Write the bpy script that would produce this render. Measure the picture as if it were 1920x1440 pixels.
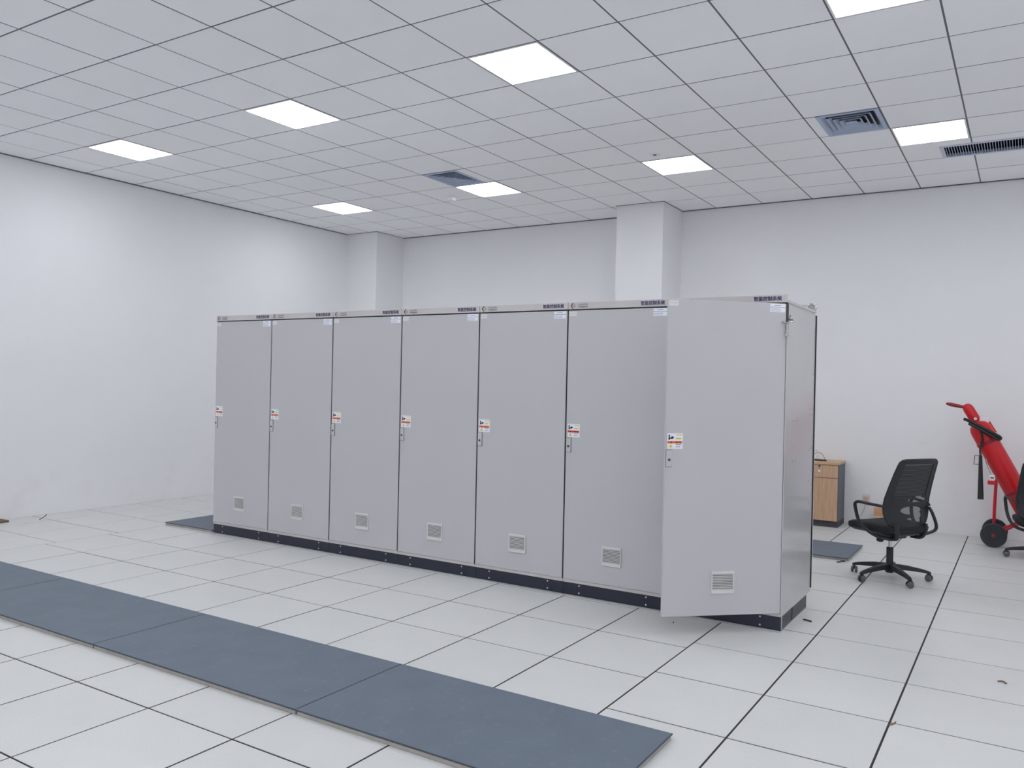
import bpy, math, random
from mathutils import Vector, Matrix, Euler

random.seed(7)
SC = bpy.context.scene
COL = SC.collection
for o in list(bpy.data.objects):
    bpy.data.objects.remove(o)

# ------------------------------------------------------------------ camera
CAM_H = 1.5676
yaw, pit, rol = 0.538779, -0.001581, 0.021609
fwd = Vector((-math.sin(yaw) * math.cos(pit), math.cos(yaw) * math.cos(pit), math.sin(pit)))
rgt = Vector((math.cos(yaw), math.sin(yaw), 0))
upv = rgt.cross(fwd)
r2 = rgt * math.cos(rol) + upv * math.sin(rol)
u2 = upv * math.cos(rol) - rgt * math.sin(rol)
cam_data = bpy.data.cameras.new('camera')
cam_data.sensor_width = 36.0
cam_data.lens = 1512.34 / 1920 * 36
cam_data.shift_x = -62.76 / 1920
cam_data.shift_y = 2.88 / 1920
cam_data.clip_start = 0.05
cam = bpy.data.objects.new('camera', cam_data)
COL.objects.link(cam)
b = -fwd
cam.matrix_world = Matrix(((r2.x, u2.x, b.x, 0), (r2.y, u2.y, b.y, 0), (r2.z, u2.z, b.z, CAM_H), (0, 0, 0, 1)))
SC.camera = cam

# ------------------------------------------------------------------ world, light, exposure
world = bpy.data.worlds.new('world')
SC.world = world
world.use_nodes = True
world.node_tree.nodes['Background'].inputs[0].default_value = (0.8, 0.85, 0.95, 1)
world.node_tree.nodes['Background'].inputs[1].default_value = 0.3
LAMP_STRENGTH = 15.3
LAMP_COLOR = (0.938, 0.957, 1.0)
SC.view_settings.view_transform = 'Standard'
SC.view_settings.look = 'None'
SC.view_settings.gamma = 1.0
SC.view_settings.use_curve_mapping = False
SC.view_settings.exposure = 0.0
SC.cycles.max_bounces = 9
SC.cycles.diffuse_bounces = 7
SC.cycles.sample_clamp_indirect = 8

# ------------------------------------------------------------------ materials
MATS = {}


def lin(c):
    return tuple((v / 255 / 12.92) if v / 255 <= 0.04045 else ((v / 255 + 0.055) / 1.055) ** 2.4 for v in c)


def mat(name, rgb, rough=0.5, metal=0.0, noise=0.0, nscale=8.0, bump=0.0, bscale=200.0, spec=0.5, stretch=None, emit=None, alpha=None, speck=None, rand=0.0):
    """procedural principled material; rgb is albedo as an sRGB triple."""
    m = bpy.data.materials.new(name)
    m.use_nodes = True
    nt = m.node_tree
    p = nt.nodes['Principled BSDF']
    col = lin(rgb) + (1,)
    p.inputs['Base Color'].default_value = col
    p.inputs['Roughness'].default_value = rough
    p.inputs['Metallic'].default_value = metal
    p.inputs['Specular IOR Level'].default_value = spec
    tc = nt.nodes.new('ShaderNodeTexCoord')
    vec = tc.outputs['Object']
    if stretch:
        mp = nt.nodes.new('ShaderNodeMapping')
        mp.inputs['Scale'].default_value = stretch
        nt.links.new(vec, mp.inputs['Vector'])
        vec = mp.outputs['Vector']
    last = None
    if noise > 0:
        n = nt.nodes.new('ShaderNodeTexNoise')
        n.inputs['Scale'].default_value = nscale
        n.inputs['Detail'].default_value = 5
        nt.links.new(vec, n.inputs['Vector'])
        r = nt.nodes.new('ShaderNodeValToRGB')
        r.color_ramp.elements[0].position = 0.3
        r.color_ramp.elements[1].position = 0.7
        r.color_ramp.elements[0].color = tuple(c * (1 - noise) for c in col[:3]) + (1,)
        r.color_ramp.elements[1].color = tuple(min(1, c * (1 + noise)) for c in col[:3]) + (1,)
        nt.links.new(n.outputs['Fac'], r.inputs['Fac'])
        last = r.outputs['Color']
    if speck:
        sc_, amt, scol = speck
        n = nt.nodes.new('ShaderNodeTexNoise')
        n.inputs['Scale'].default_value = sc_
        n.inputs['Detail'].default_value = 2
        nt.links.new(tc.outputs['Object'], n.inputs['Vector'])
        r = nt.nodes.new('ShaderNodeValToRGB')
        r.color_ramp.elements[0].position = 0.60
        r.color_ramp.elements[1].position = 0.72
        r.color_ramp.elements[0].color = (0, 0, 0, 1)
        r.color_ramp.elements[1].color = (amt, amt, amt, 1)
        nt.links.new(n.outputs['Fac'], r.inputs['Fac'])
        mx = nt.nodes.new('ShaderNodeMix')
        mx.data_type = 'RGBA'
        nt.links.new(r.outputs['Color'], mx.inputs['Factor'])
        if last:
            nt.links.new(last, mx.inputs['A'])
        else:
            mx.inputs['A'].default_value = col
        mx.inputs['B'].default_value = lin(scol) + (1,)
        last = mx.outputs['Result']
    if rand > 0:
        oi = nt.nodes.new('ShaderNodeObjectInfo')
        mr = nt.nodes.new('ShaderNodeMapRange')
        mr.inputs['To Min'].default_value = 1 - rand
        mr.inputs['To Max'].default_value = 1 + rand
        nt.links.new(oi.outputs['Random'], mr.inputs['Value'])
        hv = nt.nodes.new('ShaderNodeHueSaturation')
        nt.links.new(mr.outputs['Result'], hv.inputs['Value'])
        nt.links.new(last, hv.inputs['Color'])
        last = hv.outputs['Color']
    if last:
        nt.links.new(last, p.inputs['Base Color'])
    if bump > 0:
        n = nt.nodes.new('ShaderNodeTexNoise')
        n.inputs['Scale'].default_value = bscale
        n.inputs['Detail'].default_value = 3
        nt.links.new(vec, n.inputs['Vector'])
        bn = nt.nodes.new('ShaderNodeBump')
        bn.inputs['Strength'].default_value = bump
        bn.inputs['Distance'].default_value = 0.002
        nt.links.new(n.outputs['Fac'], bn.inputs['Height'])
        nt.links.new(bn.outputs['Normal'], p.inputs['Normal'])
    if emit:
        p.inputs['Emission Color'].default_value = tuple(emit[:3]) + (1,)
        p.inputs['Emission Strength'].default_value = emit[3]
    if alpha is not None:
        p.inputs['Alpha'].default_value = alpha
    MATS[name] = m
    return m


def wall_material():
    """matt white emulsion with faint dirt, denser in blotches of its own near the floor."""
    m = mat('wall_paint', (235, 235, 237), rough=0.7, noise=0.012, nscale=1.3, bump=0.06, bscale=60, spec=0.3)
    nt = m.node_tree
    p = nt.nodes['Principled BSDF']
    base = p.inputs['Base Color'].links[0].from_socket
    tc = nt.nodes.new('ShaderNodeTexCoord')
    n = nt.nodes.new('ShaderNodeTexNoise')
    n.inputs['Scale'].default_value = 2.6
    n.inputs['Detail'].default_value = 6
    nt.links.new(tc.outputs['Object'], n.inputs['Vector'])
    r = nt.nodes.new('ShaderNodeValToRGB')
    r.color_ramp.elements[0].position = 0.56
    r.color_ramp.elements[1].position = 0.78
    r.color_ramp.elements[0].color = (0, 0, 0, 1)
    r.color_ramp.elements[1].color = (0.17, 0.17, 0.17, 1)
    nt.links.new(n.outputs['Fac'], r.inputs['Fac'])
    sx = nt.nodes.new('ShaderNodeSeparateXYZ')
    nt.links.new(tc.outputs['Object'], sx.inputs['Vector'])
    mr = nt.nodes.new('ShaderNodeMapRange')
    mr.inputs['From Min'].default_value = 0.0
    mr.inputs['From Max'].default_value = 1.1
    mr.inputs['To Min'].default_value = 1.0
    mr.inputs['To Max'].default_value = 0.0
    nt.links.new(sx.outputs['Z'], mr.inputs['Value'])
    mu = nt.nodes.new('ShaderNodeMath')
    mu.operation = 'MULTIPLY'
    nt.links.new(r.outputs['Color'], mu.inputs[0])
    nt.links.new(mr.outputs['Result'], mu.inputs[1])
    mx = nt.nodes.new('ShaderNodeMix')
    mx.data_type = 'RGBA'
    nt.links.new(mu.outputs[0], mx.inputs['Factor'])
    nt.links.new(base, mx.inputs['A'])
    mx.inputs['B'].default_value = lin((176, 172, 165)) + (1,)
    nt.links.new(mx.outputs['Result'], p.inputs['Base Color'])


wall_material()
mat('ceiling_board', (247, 247, 249), rough=0.85, rand=0.012, noise=0.010, nscale=2.0, bump=0.10, bscale=300, spec=0.2)
mat('grid_bar', (100, 102, 110), rough=0.6, noise=0.05, nscale=20)
mat('lamp_rim', (235, 236, 238), rough=0.4, noise=0.02)
mat('lamp_diffuser', (250, 250, 250), rough=0.5, emit=LAMP_COLOR + (LAMP_STRENGTH,))
mat('vent_white', (205, 210, 222), rough=0.5, noise=0.03)
mat('vent_blue', (176, 188, 212), rough=0.5, noise=0.03)
mat('void_dark', (22, 23, 28), rough=0.9, noise=0.1)
mat('floor_tile', (209, 210, 209), rough=0.38, rand=0.015, noise=0.02, nscale=3.0, speck=(140.0, 0.35, (150, 150, 146)), bump=0.02, bscale=150)
mat('floor_gap', (40, 40, 46), rough=0.8, noise=0.1)
mat('mat_sheet', (98, 109, 123), rough=0.55, noise=0.07, nscale=5.0, bump=0.12, bscale=260, speck=(25.0, 0.12, (150, 152, 158)))
mat('mat_board', (176, 172, 166), rough=0.8, noise=0.10, nscale=14)
mat('mat_edge', (72, 77, 88), rough=0.6, noise=0.08)
mat('cabinet_paint', (196, 195, 198), rough=0.34, noise=0.010, nscale=2.0, bump=0.05, bscale=350, spec=0.45)
mat('side_paint', (190, 189, 190), rough=0.15, noise=0.02, nscale=3.0, bump=0.012, bscale=12, spec=0.6)
mat('frame_paint', (200, 197, 196), rough=0.4, noise=0.02)
mat('cabinet_inner', (206, 202, 194), rough=0.5, noise=0.02)
mat('gasket', (30, 30, 32), rough=0.7, noise=0.1)
mat('plinth_navy', (34, 40, 56), rough=0.35, noise=0.08, nscale=12)
mat('plinth_strip', (176, 176, 178), rough=0.45, noise=0.05)
mat('bolt_zinc', (205, 207, 210), rough=0.3, metal=0.7, noise=0.05)
mat('chrome', (205, 206, 208), rough=0.18, metal=1.0, noise=0.03)
mat('lock_plate', (196, 197, 198), rough=0.32, noise=0.02)
mat('vent_plastic', (214, 214, 214), rough=0.5, noise=0.02)
mat('ink_purple', (52, 40, 92), rough=0.6, noise=0.05)
mat('ink_dark', (62, 52, 72), rough=0.6, noise=0.05)
mat('ink_tan', (186, 158, 138), rough=0.6, noise=0.05)
mat('ink_maroon', (94, 40, 56), rough=0.6, noise=0.05)
mat('paper_white', (238, 240, 246), rough=0.6, noise=0.02)
mat('paper_grey', (222, 222, 220), rough=0.6, noise=0.03)
mat('ink_blue', (96, 110, 170), rough=0.6, noise=0.03)
mat('ink_navy', (30, 34, 70), rough=0.6, noise=0.03)
mat('ink_orange', (232, 104, 50), rough=0.6, noise=0.04)
mat('ink_red', (216, 48, 44), rough=0.6, noise=0.04)
mat('ink_yellow', (226, 208, 84), rough=0.6, noise=0.04)
mat('ink_black', (36, 34, 36), rough=0.6, noise=0.05)
mat('wood', (200, 164, 134), rough=0.5, noise=0.13, nscale=5.0, stretch=(9, 9, 0.7), bump=0.05, bscale=30)
mat('wood_top', (204, 170, 138), rough=0.5, noise=0.10, nscale=5.0, stretch=(0.7, 9, 9))
mat('slate_board', (94, 98, 110), rough=0.5, noise=0.05)
mat('slate_kick', (70, 68, 74), rough=0.6, noise=0.05)
mat('black_plastic', (34, 35, 39), rough=0.5, noise=0.08, nscale=30)
mat('black_fabric', (30, 31, 36), rough=0.9, noise=0.15, nscale=60, bump=0.3, bscale=500)
mat('mesh_fabric', (50, 54, 62), rough=0.9, noise=0.10, nscale=80, alpha=0.66)
mat('mesh_thread', (36, 38, 44), rough=0.9, noise=0.10, nscale=80)
mat('caster_grey', (92, 93, 98), rough=0.5, noise=0.08)
mat('red_paint', (200, 22, 34), rough=0.32, noise=0.05, nscale=6, spec=0.5)
mat('red_dark', (140, 30, 40), rough=0.45, noise=0.06)
mat('rubber', (52, 54, 60), rough=0.75, noise=0.12, nscale=30, bump=0.2, bscale=120)
mat('hose_black', (28, 29, 32), rough=0.55, noise=0.1)
mat('brass', (190, 160, 110), rough=0.35, metal=0.8, noise=0.05)
mat('cardboard', (190, 146, 108), rough=0.85, noise=0.06, nscale=12)
mat('cable_beige', (205, 188, 178), rough=0.6, noise=0.04)
mat('plug_tan', (206, 178, 164), rough=0.6, noise=0.04)
mat('brown_board', (120, 92, 70), rough=0.8, noise=0.15, nscale=15)
mat('scrap_dark', (66, 62, 62), rough=0.8, noise=0.15, nscale=40)


# ------------------------------------------------------------------ mesh helpers
class MB:
    def __init__(self):
        self.v, self.f, self.s = [], [], []

    def add(self, vs, fs, smooth=False):
        n = len(self.v)
        self.v += [tuple(x) for x in vs]
        self.f += [tuple(i + n for i in f) for f in fs]
        self.s += [smooth] * len(fs)
        return self

    def box(self, x0, x1, y0, y1, z0, z1, c=0.0):
        """axis box; c chamfers every edge."""
        if c <= 0:
            vs = [(x, y, z) for z in (z0, z1) for y in (y0, y1) for x in (x0, x1)]
            return self.add(vs, [(0, 2, 3, 1), (4, 5, 7, 6), (0, 1, 5, 4), (2, 6, 7, 3), (0, 4, 6, 2), (1, 3, 7, 5)])
        lo, hi = (x0, y0, z0), (x1, y1, z1)
        vs, idx = [], {}
        for k in range(8):
            s = [(k >> a) & 1 for a in range(3)]
            for a in range(3):
                q = []
                for d in range(3):
                    base = hi[d] if s[d] else lo[d]
                    q.append(base if d == a else base + (-c if s[d] else c))
                idx[(k, a)] = len(vs)
                vs.append(tuple(q))
        fs = []
        cen = Vector(((x0 + x1) / 2, (y0 + y1) / 2, (z0 + z1) / 2))

        def face(ii):
            p = [Vector(vs[i]) for i in ii]
            nrm = (p[1] - p[0]).cross(p[2] - p[0])
            mid = sum(p, Vector()) / len(p) - cen
            fs.append(tuple(ii) if nrm.dot(mid) > 0 else tuple(reversed(ii)))

        for a in range(3):
            o1, o2 = [d for d in range(3) if d != a]
            for s in (0, 1):
                k0 = s << a
                ks = [k0, k0 | (1 << o1), k0 | (1 << o1) | (1 << o2), k0 | (1 << o2)]
                face([idx[(k, a)] for k in ks])
            for s1 in (0, 1):
                for s2 in (0, 1):
                    k0 = (s1 << o1) | (s2 << o2)
                    k1 = k0 | (1 << a)
                    face([idx[(k0, o1)], idx[(k1, o1)], idx[(k1, o2)], idx[(k0, o2)]])
        for k in range(8):
            face([idx[(k, 0)], idx[(k, 1)], idx[(k, 2)]])
        return self.add(vs, fs)

    def rect_xz(self, x0, x1, z0, z1, y, th=0.0006):
        """thin printed plate facing -y."""
        return self.box(x0, x1, y - th, y, z0, z1)

    def poly_xz(self, pts, y, th=0.0006):
        n = len(pts)
        vs = [(p[0], y - th, p[1]) for p in pts] + [(p[0], y, p[1]) for p in pts]
        fs = [tuple(range(n)), tuple(range(2 * n - 1, n - 1, -1))]
        fs += [(i, n + i, n + (i + 1) % n, (i + 1) % n) for i in range(n)]
        return self.add(vs, fs)

    def tube(self, pts, rads, n=10, closed=False, caps=True, squash=1.0):
        pts = [Vector(p) for p in pts]
        if not isinstance(rads, (list, tuple)):
            rads = [rads] * len(pts)
        m = len(pts)
        vs, prev = [], None
        for i, p in enumerate(pts):
            a = pts[(i - 1) % m] if (closed or i > 0) else p
            c = pts[(i + 1) % m] if (closed or i < m - 1) else p
            t = (c - a)
            t = t.normalized() if t.length > 1e-9 else Vector((0, 0, 1))
            if prev is None:
                ref = Vector((0, 0, 1)) if abs(t.z) < 0.9 else Vector((1, 0, 0))
                u = t.cross(ref).normalized()
            else:
                u = prev - t * prev.dot(t)
                u = u.normalized() if u.length > 1e-6 else t.orthogonal().normalized()
            prev = u
            w = t.cross(u)
            for k in range(n):
                an = 2 * math.pi * k / n
                vs.append(p + (u * math.cos(an) + w * math.sin(an) * squash) * rads[i])
        fs = []
        for i in range(m if closed else m - 1):
            j = (i + 1) % m
            for k in range(n):
                l = (k + 1) % n
                fs.append((i * n + k, i * n + l, j * n + l, j * n + k))
        if caps and not closed:
            fs.append(tuple(range(n - 1, -1, -1)))
            fs.append(tuple((m - 1) * n + k for k in range(n)))
        return self.add(vs, fs, True)

    def lathe(self, prof, origin=(0, 0, 0), axis=(0, 0, 1), n=24):
        """profile of (radius, height) along axis."""
        ax = Vector(axis).normalized()
        u = ax.orthogonal().normalized()
        w = ax.cross(u)
        o = Vector(origin)
        vs = []
        for r, h in prof:
            for k in range(n):
                an = 2 * math.pi * k / n
                vs.append(o + ax * h + (u * math.cos(an) + w * math.sin(an)) * max(r, 1e-5))
        fs = []
        for i in range(len(prof) - 1):
            for k in range(n):
                l = (k + 1) % n
                fs.append((i * n + k, i * n + l, (i + 1) * n + l, (i + 1) * n + k))
        fs.append(tuple(range(n - 1, -1, -1)))
        fs.append(tuple((len(prof) - 1) * n + k for k in range(n)))
        return self.add(vs, fs, True)

    def mesh(self, name, material):
        me = bpy.data.meshes.new(name)
        me.from_pydata(self.v, [], self.f)
        me.polygons.foreach_set('use_smooth', self.s)
        me.materials.append(MATS[material])
        me.update()
        if any(self.s):
            try:
                me.set_sharp_from_angle(angle=math.radians(38))
            except Exception:
                pass
        return me

    def build(self, name, material, parent=None, loc=None):
        return link(name, self.mesh(name, material), parent, loc)


def link(name, data, parent=None, loc=None):
    o = bpy.data.objects.new(name, data)
    COL.objects.link(o)
    if parent is not None:
        o.parent = parent
    if loc is not None:
        o.location = loc
    return o


def tag(o, label=None, cat=None, group=None, kind=None):
    if label:
        o['label'] = label
    if cat:
        o['category'] = cat
    if group:
        o['group'] = group
    if kind:
        o['kind'] = kind
    return o


def thing(name, label, cat, loc=(0, 0, 0), rotz=0.0, group=None):
    o = link(name, None, None, loc)
    o.rotation_euler = (0, 0, rotz)
    o.empty_display_size = 0.1
    return tag(o, label, cat, group)


def copy_tree(o, parent=None):
    c = o.copy()
    COL.objects.link(c)
    c.parent = parent
    for ch in list(o.children):
        copy_tree(ch, c)
    return c


def bez(pts, n=8):
    """Catmull-Rom through the points."""
    P = [Vector(p) for p in pts]
    out = []
    for i in range(len(P) - 1):
        p0 = P[max(i - 1, 0)]
        p1, p2 = P[i], P[i + 1]
        p3 = P[min(i + 2, len(P) - 1)]
        for k in range(n):
            t = k / n
            out.append(0.5 * ((2 * p1) + (p2 - p0) * t + (2 * p0 - 5 * p1 + 4 * p2 - p3) * t * t + (3 * p1 - p0 - 3 * p2 + p3) * t ** 3))
    out.append(P[-1])
    return out


TEXT_CACHE = {}


def text_mesh(body, width, height, bold=0.0):
    """flat lettering in the x-z plane facing -y, its lower left corner at the origin."""
    cu = bpy.data.curves.new('lettering', 'FONT')
    cu.body = body
    cu.resolution_u = 2
    cu.offset = bold
    ob = bpy.data.objects.new('lettering_source', cu)
    COL.objects.link(ob)
    bpy.context.view_layer.update()
    me = bpy.data.meshes.new_from_object(ob.evaluated_get(bpy.context.evaluated_depsgraph_get()))
    vs = [v.co.copy() for v in me.vertices]
    fs = [tuple(p.vertices) for p in me.polygons]
    bpy.data.objects.remove(ob)
    bpy.data.curves.remove(cu)
    bpy.data.meshes.remove(me)
    x0, x1 = min(v.x for v in vs), max(v.x for v in vs)
    y0, y1 = min(v.y for v in vs), max(v.y for v in vs)
    sx, sy = width / (x1 - x0), height / (y1 - y0)
    return [((v.x - x0) * sx, (v.y - y0) * sy) for v in vs], fs


def add_text(mb, body, x, z, width, height, y, bold=0.0):
    vs, fs = text_mesh(body, width, height, bold)
    mb.add([(x + a, y, z + c) for a, c in vs], fs)
    return mb


# ------------------------------------------------------------------ room shell
ZC = 3.885
WX0, WX1 = -9.35, 5.45
WY0, WY1 = -5.2, 10.02
S = 'structure'
T = 0.15
tag(MB().box(WX0 - T, WX0, WY0 - T, WY1 + T, -0.08, ZC + 0.3).build('wall_left', 'wall_paint'), kind=S)
tag(MB().box(WX0, WX1, WY1, WY1 + T, -0.08, ZC + 0.3).build('wall_back', 'wall_paint'), kind=S)
tag(MB().box(WX1, WX1 + T, WY0 - T, WY1 + T, -0.08, ZC + 0.3).build('wall_right', 'wall_paint'), kind=S)
tag(MB().box(WX0, WX1, WY0 - T, WY0, -0.08, ZC + 0.3).build('wall_rear', 'wall_paint'), kind=S)
tag(MB().box(WX0, -8.722, 9.39, WY1, -0.02, ZC + 0.001).build('wall_corner_pillar', 'wall_paint'), kind=S)
tag(MB().box(-4.588, -3.945, 9.375, WY1, -0.02, ZC + 0.001).build('wall_middle_pillar', 'wall_paint'), kind=S)

# --- ceiling: slab above, then grid bars and boards as parts
ceiling = tag(MB().box(WX0, WX1, WY0, WY1, ZC + 0.12, ZC + 0.25).build('ceiling', 'void_dark'), kind=S)
CX = [-3.4864 + 0.6 * i for i in range(-9, 15)]
CY = [2.2256 + 0.6 * j for j in range(-12, 13)]
xs = [WX0] + [x for x in CX if WX0 < x < WX1] + [WX1]
ys = [WY0] + [y for y in CY if WY0 < y < WY1] + [WY1]
for x in xs[1:-1]:
    if -0.76 < x < 0.70:      # cut round the linear grille
        for ya, yb in ((WY0, 8.40), (8.82, WY1)):
            MB().box(x - 0.014, x + 0.014, ya, yb, ZC + 0.0012, ZC + 0.03).build('grid_bar', 'grid_bar', ceiling)
    else:
        MB().box(x - 0.014, x + 0.014, WY0, WY1, ZC + 0.0012, ZC + 0.03).build('grid_bar', 'grid_bar', ceiling)
for y in ys[1:-1]:
    tag(MB().box(WX0, WX1, y - 0.012, y + 0.012, ZC + 0.0014, ZC + 0.026).build('grid_bar', 'grid_bar', ceiling))
tag(MB().box(WX0, WX0 + 0.016, WY0, 9.39, ZC - 0.010, ZC + 0.02).build('edge_bar', 'grid_bar', ceiling))
for ea in ((-8.722, -4.588, WY1 - 0.016, WY1), (-3.945, WX1, WY1 - 0.016, WY1), (WX0, -8.722, 9.378, 9.390), (-8.722, -8.710, 9.378, WY1 - 0.016),
           (-4.600, -3.933, 9.363, 9.375), (-3.945, -3.933, 9.375, WY1 - 0.016), (-4.600, -4.588, 9.375, WY1 - 0.016)):
    MB().box(ea[0], ea[1], ea[2], ea[3], ZC - (0.010 if ea[3] == WY1 else 0.004), ZC + 0.02).build('edge_bar', 'grid_bar', ceiling)

LIGHT_COLS = [-8, -4, 0, 4, 8, 12]
LIGHT_ROWS = [-11, -6, -1, 4, 9]


def cell(i, j):
    return (-3.4864 + 0.6 * i, 2.2256 + 0.6 * j)


skip = {}
for i in LIGHT_COLS:
    for j in LIGHT_ROWS:
        x, y = cell(i, j)
        skip[(round(x, 2), round(y, 2))] = 'light'
DIFFUSERS = [(3, 8, -1.345, 0.0), (-4, 8, -5.63, 0.0)]
for i, j, cx, _ in DIFFUSERS:
    x, y = cell(i, j)
    skip[(round(x, 2), round(y, 2))] = 'diffuser'
GRILLE = (-0.76, 0.705, 8.40, 8.80)     # linear grille opening
cache = {}
far = MB()
n_tiles = 0
for a in range(len(xs) - 1):
    for c in range(len(ys) - 1):
        x0, x1, y0, y1 = xs[a], xs[a + 1], ys[c], ys[c + 1]
        if (round(x0, 2), round(y0, 2)) in skip:
            continue
        e0 = 0.014 if a == 0 else 0.0062
        e1 = 0.016 if c == len(ys) - 2 else 0.0064
        pieces = [(x0 + e0, x1 - 0.0062, y0 + 0.0064, y1 - e1)]
        if x1 > GRILLE[0] and x0 < GRILLE[1] and y0 < 8.6 < y1:
            pieces = [(x0 + 0.0060, x1 - 0.0060, y0 + 0.0055, GRILLE[2])]
            if x0 < GRILLE[0]:
                pieces.append((x0 + 0.0060, GRILLE[0], GRILLE[2], y1 - 0.0055))
        for p in pieces:
            dx, dy = round(p[1] - p[0], 4), round(p[3] - p[2], 4)
            cx, cy = (p[0] + p[1]) / 2, (p[2] + p[3]) / 2
            # boards the photograph shows become parts, those over and behind the camera one joined field
            seen = cy > 1.6 and cx < 1.0 and (cx < -0.2 + 0.1 * cy) and cy > 1.9 + (-(cx) - 4.0) * 0.16
            if seen and n_tiles < 300:
                if (dx, dy) not in cache:
                    cache[(dx, dy)] = MB().box(-dx / 2, dx / 2, -dy / 2, dy / 2, 0, 0.012, 0.0008).mesh('ceiling_board', 'ceiling_board')
                link('ceiling_board', cache[(dx, dy)], ceiling, (cx, cy, ZC + random.uniform(-0.0008, 0.0008)))
                n_tiles += 1
            else:
                far.box(p[0], p[1], p[2], p[3], ZC, ZC + 0.012)
tag(far.build('distant_ceiling_boards', 'ceiling_board', ceiling), kind='stuff')

# --- floor: dark base, raised tiles as parts with open joints
floor = tag(MB().box(WX0, WX1, WY0, WY1, -0.08, -0.0022).build('floor', 'floor_gap'), kind=S)
FX = [-1.1311 + 0.6 * i for i in range(-13, 11)]
fxs = [WX0] + [x for x in FX if WX0 + 0.05 < x < WX1] + [WX1]


def rows_for(xm):
    if xm < -7.73:
        r = [4.115 + 0.603 * k for k in range(-16, 11)]
    elif xm < -1.731:
        r = [2.32 - 0.6 * k for k in range(13, -1, -1)] + [2.92] + [3.421 + 0.6 * k for k in range(0, 12)]
    else:
        r = [4.737 + 0.6 * k for k in range(-17, 10)]
    return [WY0] + [y for y in r if WY0 + 0.05 < y < WY1 - 0.03] + [WY1]


fcache = {}
ffar = MB()
n_tiles = 0
cand = []
for a in range(len(fxs) - 1):
    x0, x1 = fxs[a], fxs[a + 1]
    rr = rows_for((x0 + x1) / 2)
    for c in range(len(rr) - 1):
        cand.append((x0, x1, rr[c], rr[c + 1]))


def floor_seen(cx, cy):
    if cy < 0.9:
        return False
    v = Vector((cx, cy, -CAM_H))
    zc = v.dot(fwd)
    if zc < 0.5:
        return False
    px = 1022.8 + 1512.3 * v.dot(r2) / zc
    py = 722.9 - 1512.3 * v.dot(u2) / zc
    return -230 < px < 2150 and py < 1560


for x0, x1, y0, y1 in cand:
    gx, gy = 0.0052, 0.0046
    if x0 < -7.7:
        gx, gy = 0.0036, 0.0042
    p = (x0 + gx, x1 - gx, y0 + gy, y1 - gy)
    dx, dy = round(p[1] - p[0], 4), round(p[3] - p[2], 4)
    cx, cy = (p[0] + p[1]) / 2, (p[2] + p[3]) / 2
    if floor_seen(cx, cy) and n_tiles < 300:
        if (dx, dy) not in fcache:
            fcache[(dx, dy)] = MB().box(-dx / 2, dx / 2, -dy / 2, dy / 2, -0.012, 0, 0.0005).mesh('floor_tile', 'floor_tile')
        link('floor_tile', fcache[(dx, dy)], floor, (cx, cy, random.uniform(-0.0010, 0.0)))
        n_tiles += 1
    else:
        ffar.box(p[0], p[1], p[2], p[3], -0.012, -0.0003)
tag(ffar.build('distant_floor_tiles', 'floor_tile', floor), kind='stuff')

# ------------------------------------------------------------------ ceiling lights
rim = MB()
h = 0.292
for q in ((-h, h, -h, -h + 0.014), (-h, h, h - 0.014, h), (-h, -h + 0.014, -h + 0.014, h - 0.014), (h - 0.014, h, -h + 0.014, h - 0.014)):
    rim.box(q[0], q[1], q[2], q[3], -0.004, 0.012)
rim_me = rim.mesh('frame', 'lamp_rim')
dif_me = MB().box(-h + 0.014, h - 0.014, -h + 0.014, h - 0.014, -0.001, 0.008).mesh('diffuser', 'lamp_diffuser')
WHERE = {
    (-8, 4): 'square lit ceiling panel nearest the left wall, in the front row',
    (-4, 4): 'square lit ceiling panel, second from the left in the front row',
    (0, 4): 'largest fully visible lit ceiling panel, front row, above the middle cabinets',
    (4, 4): 'lit ceiling panel cut off by the top edge of the photo at right',
    (-8, 9): 'smallest lit ceiling panel, above the left corner pillar',
    (-4, 9): 'lit ceiling panel beside the left square air diffuser',
    (0, 9): 'lit ceiling panel above and in front of the middle pillar',
    (4, 9): 'lit ceiling panel between the right air diffuser and the linear grille',
}
for i in LIGHT_COLS:
    for j in LIGHT_ROWS:
        x, y = cell(i, j)
        lab = WHERE.get((i, j), 'square lit ceiling panel of the rows outside the photographed part of the room')
        t = thing('ceiling_light', lab, 'ceiling light', (x + 0.3, y + 0.3, ZC), 0, 'recessed square ceiling lights' if (i, j) in WHERE else 'ceiling lights outside the photo')
        link('frame', rim_me, t)
        link('diffuser', dif_me, t)

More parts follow.
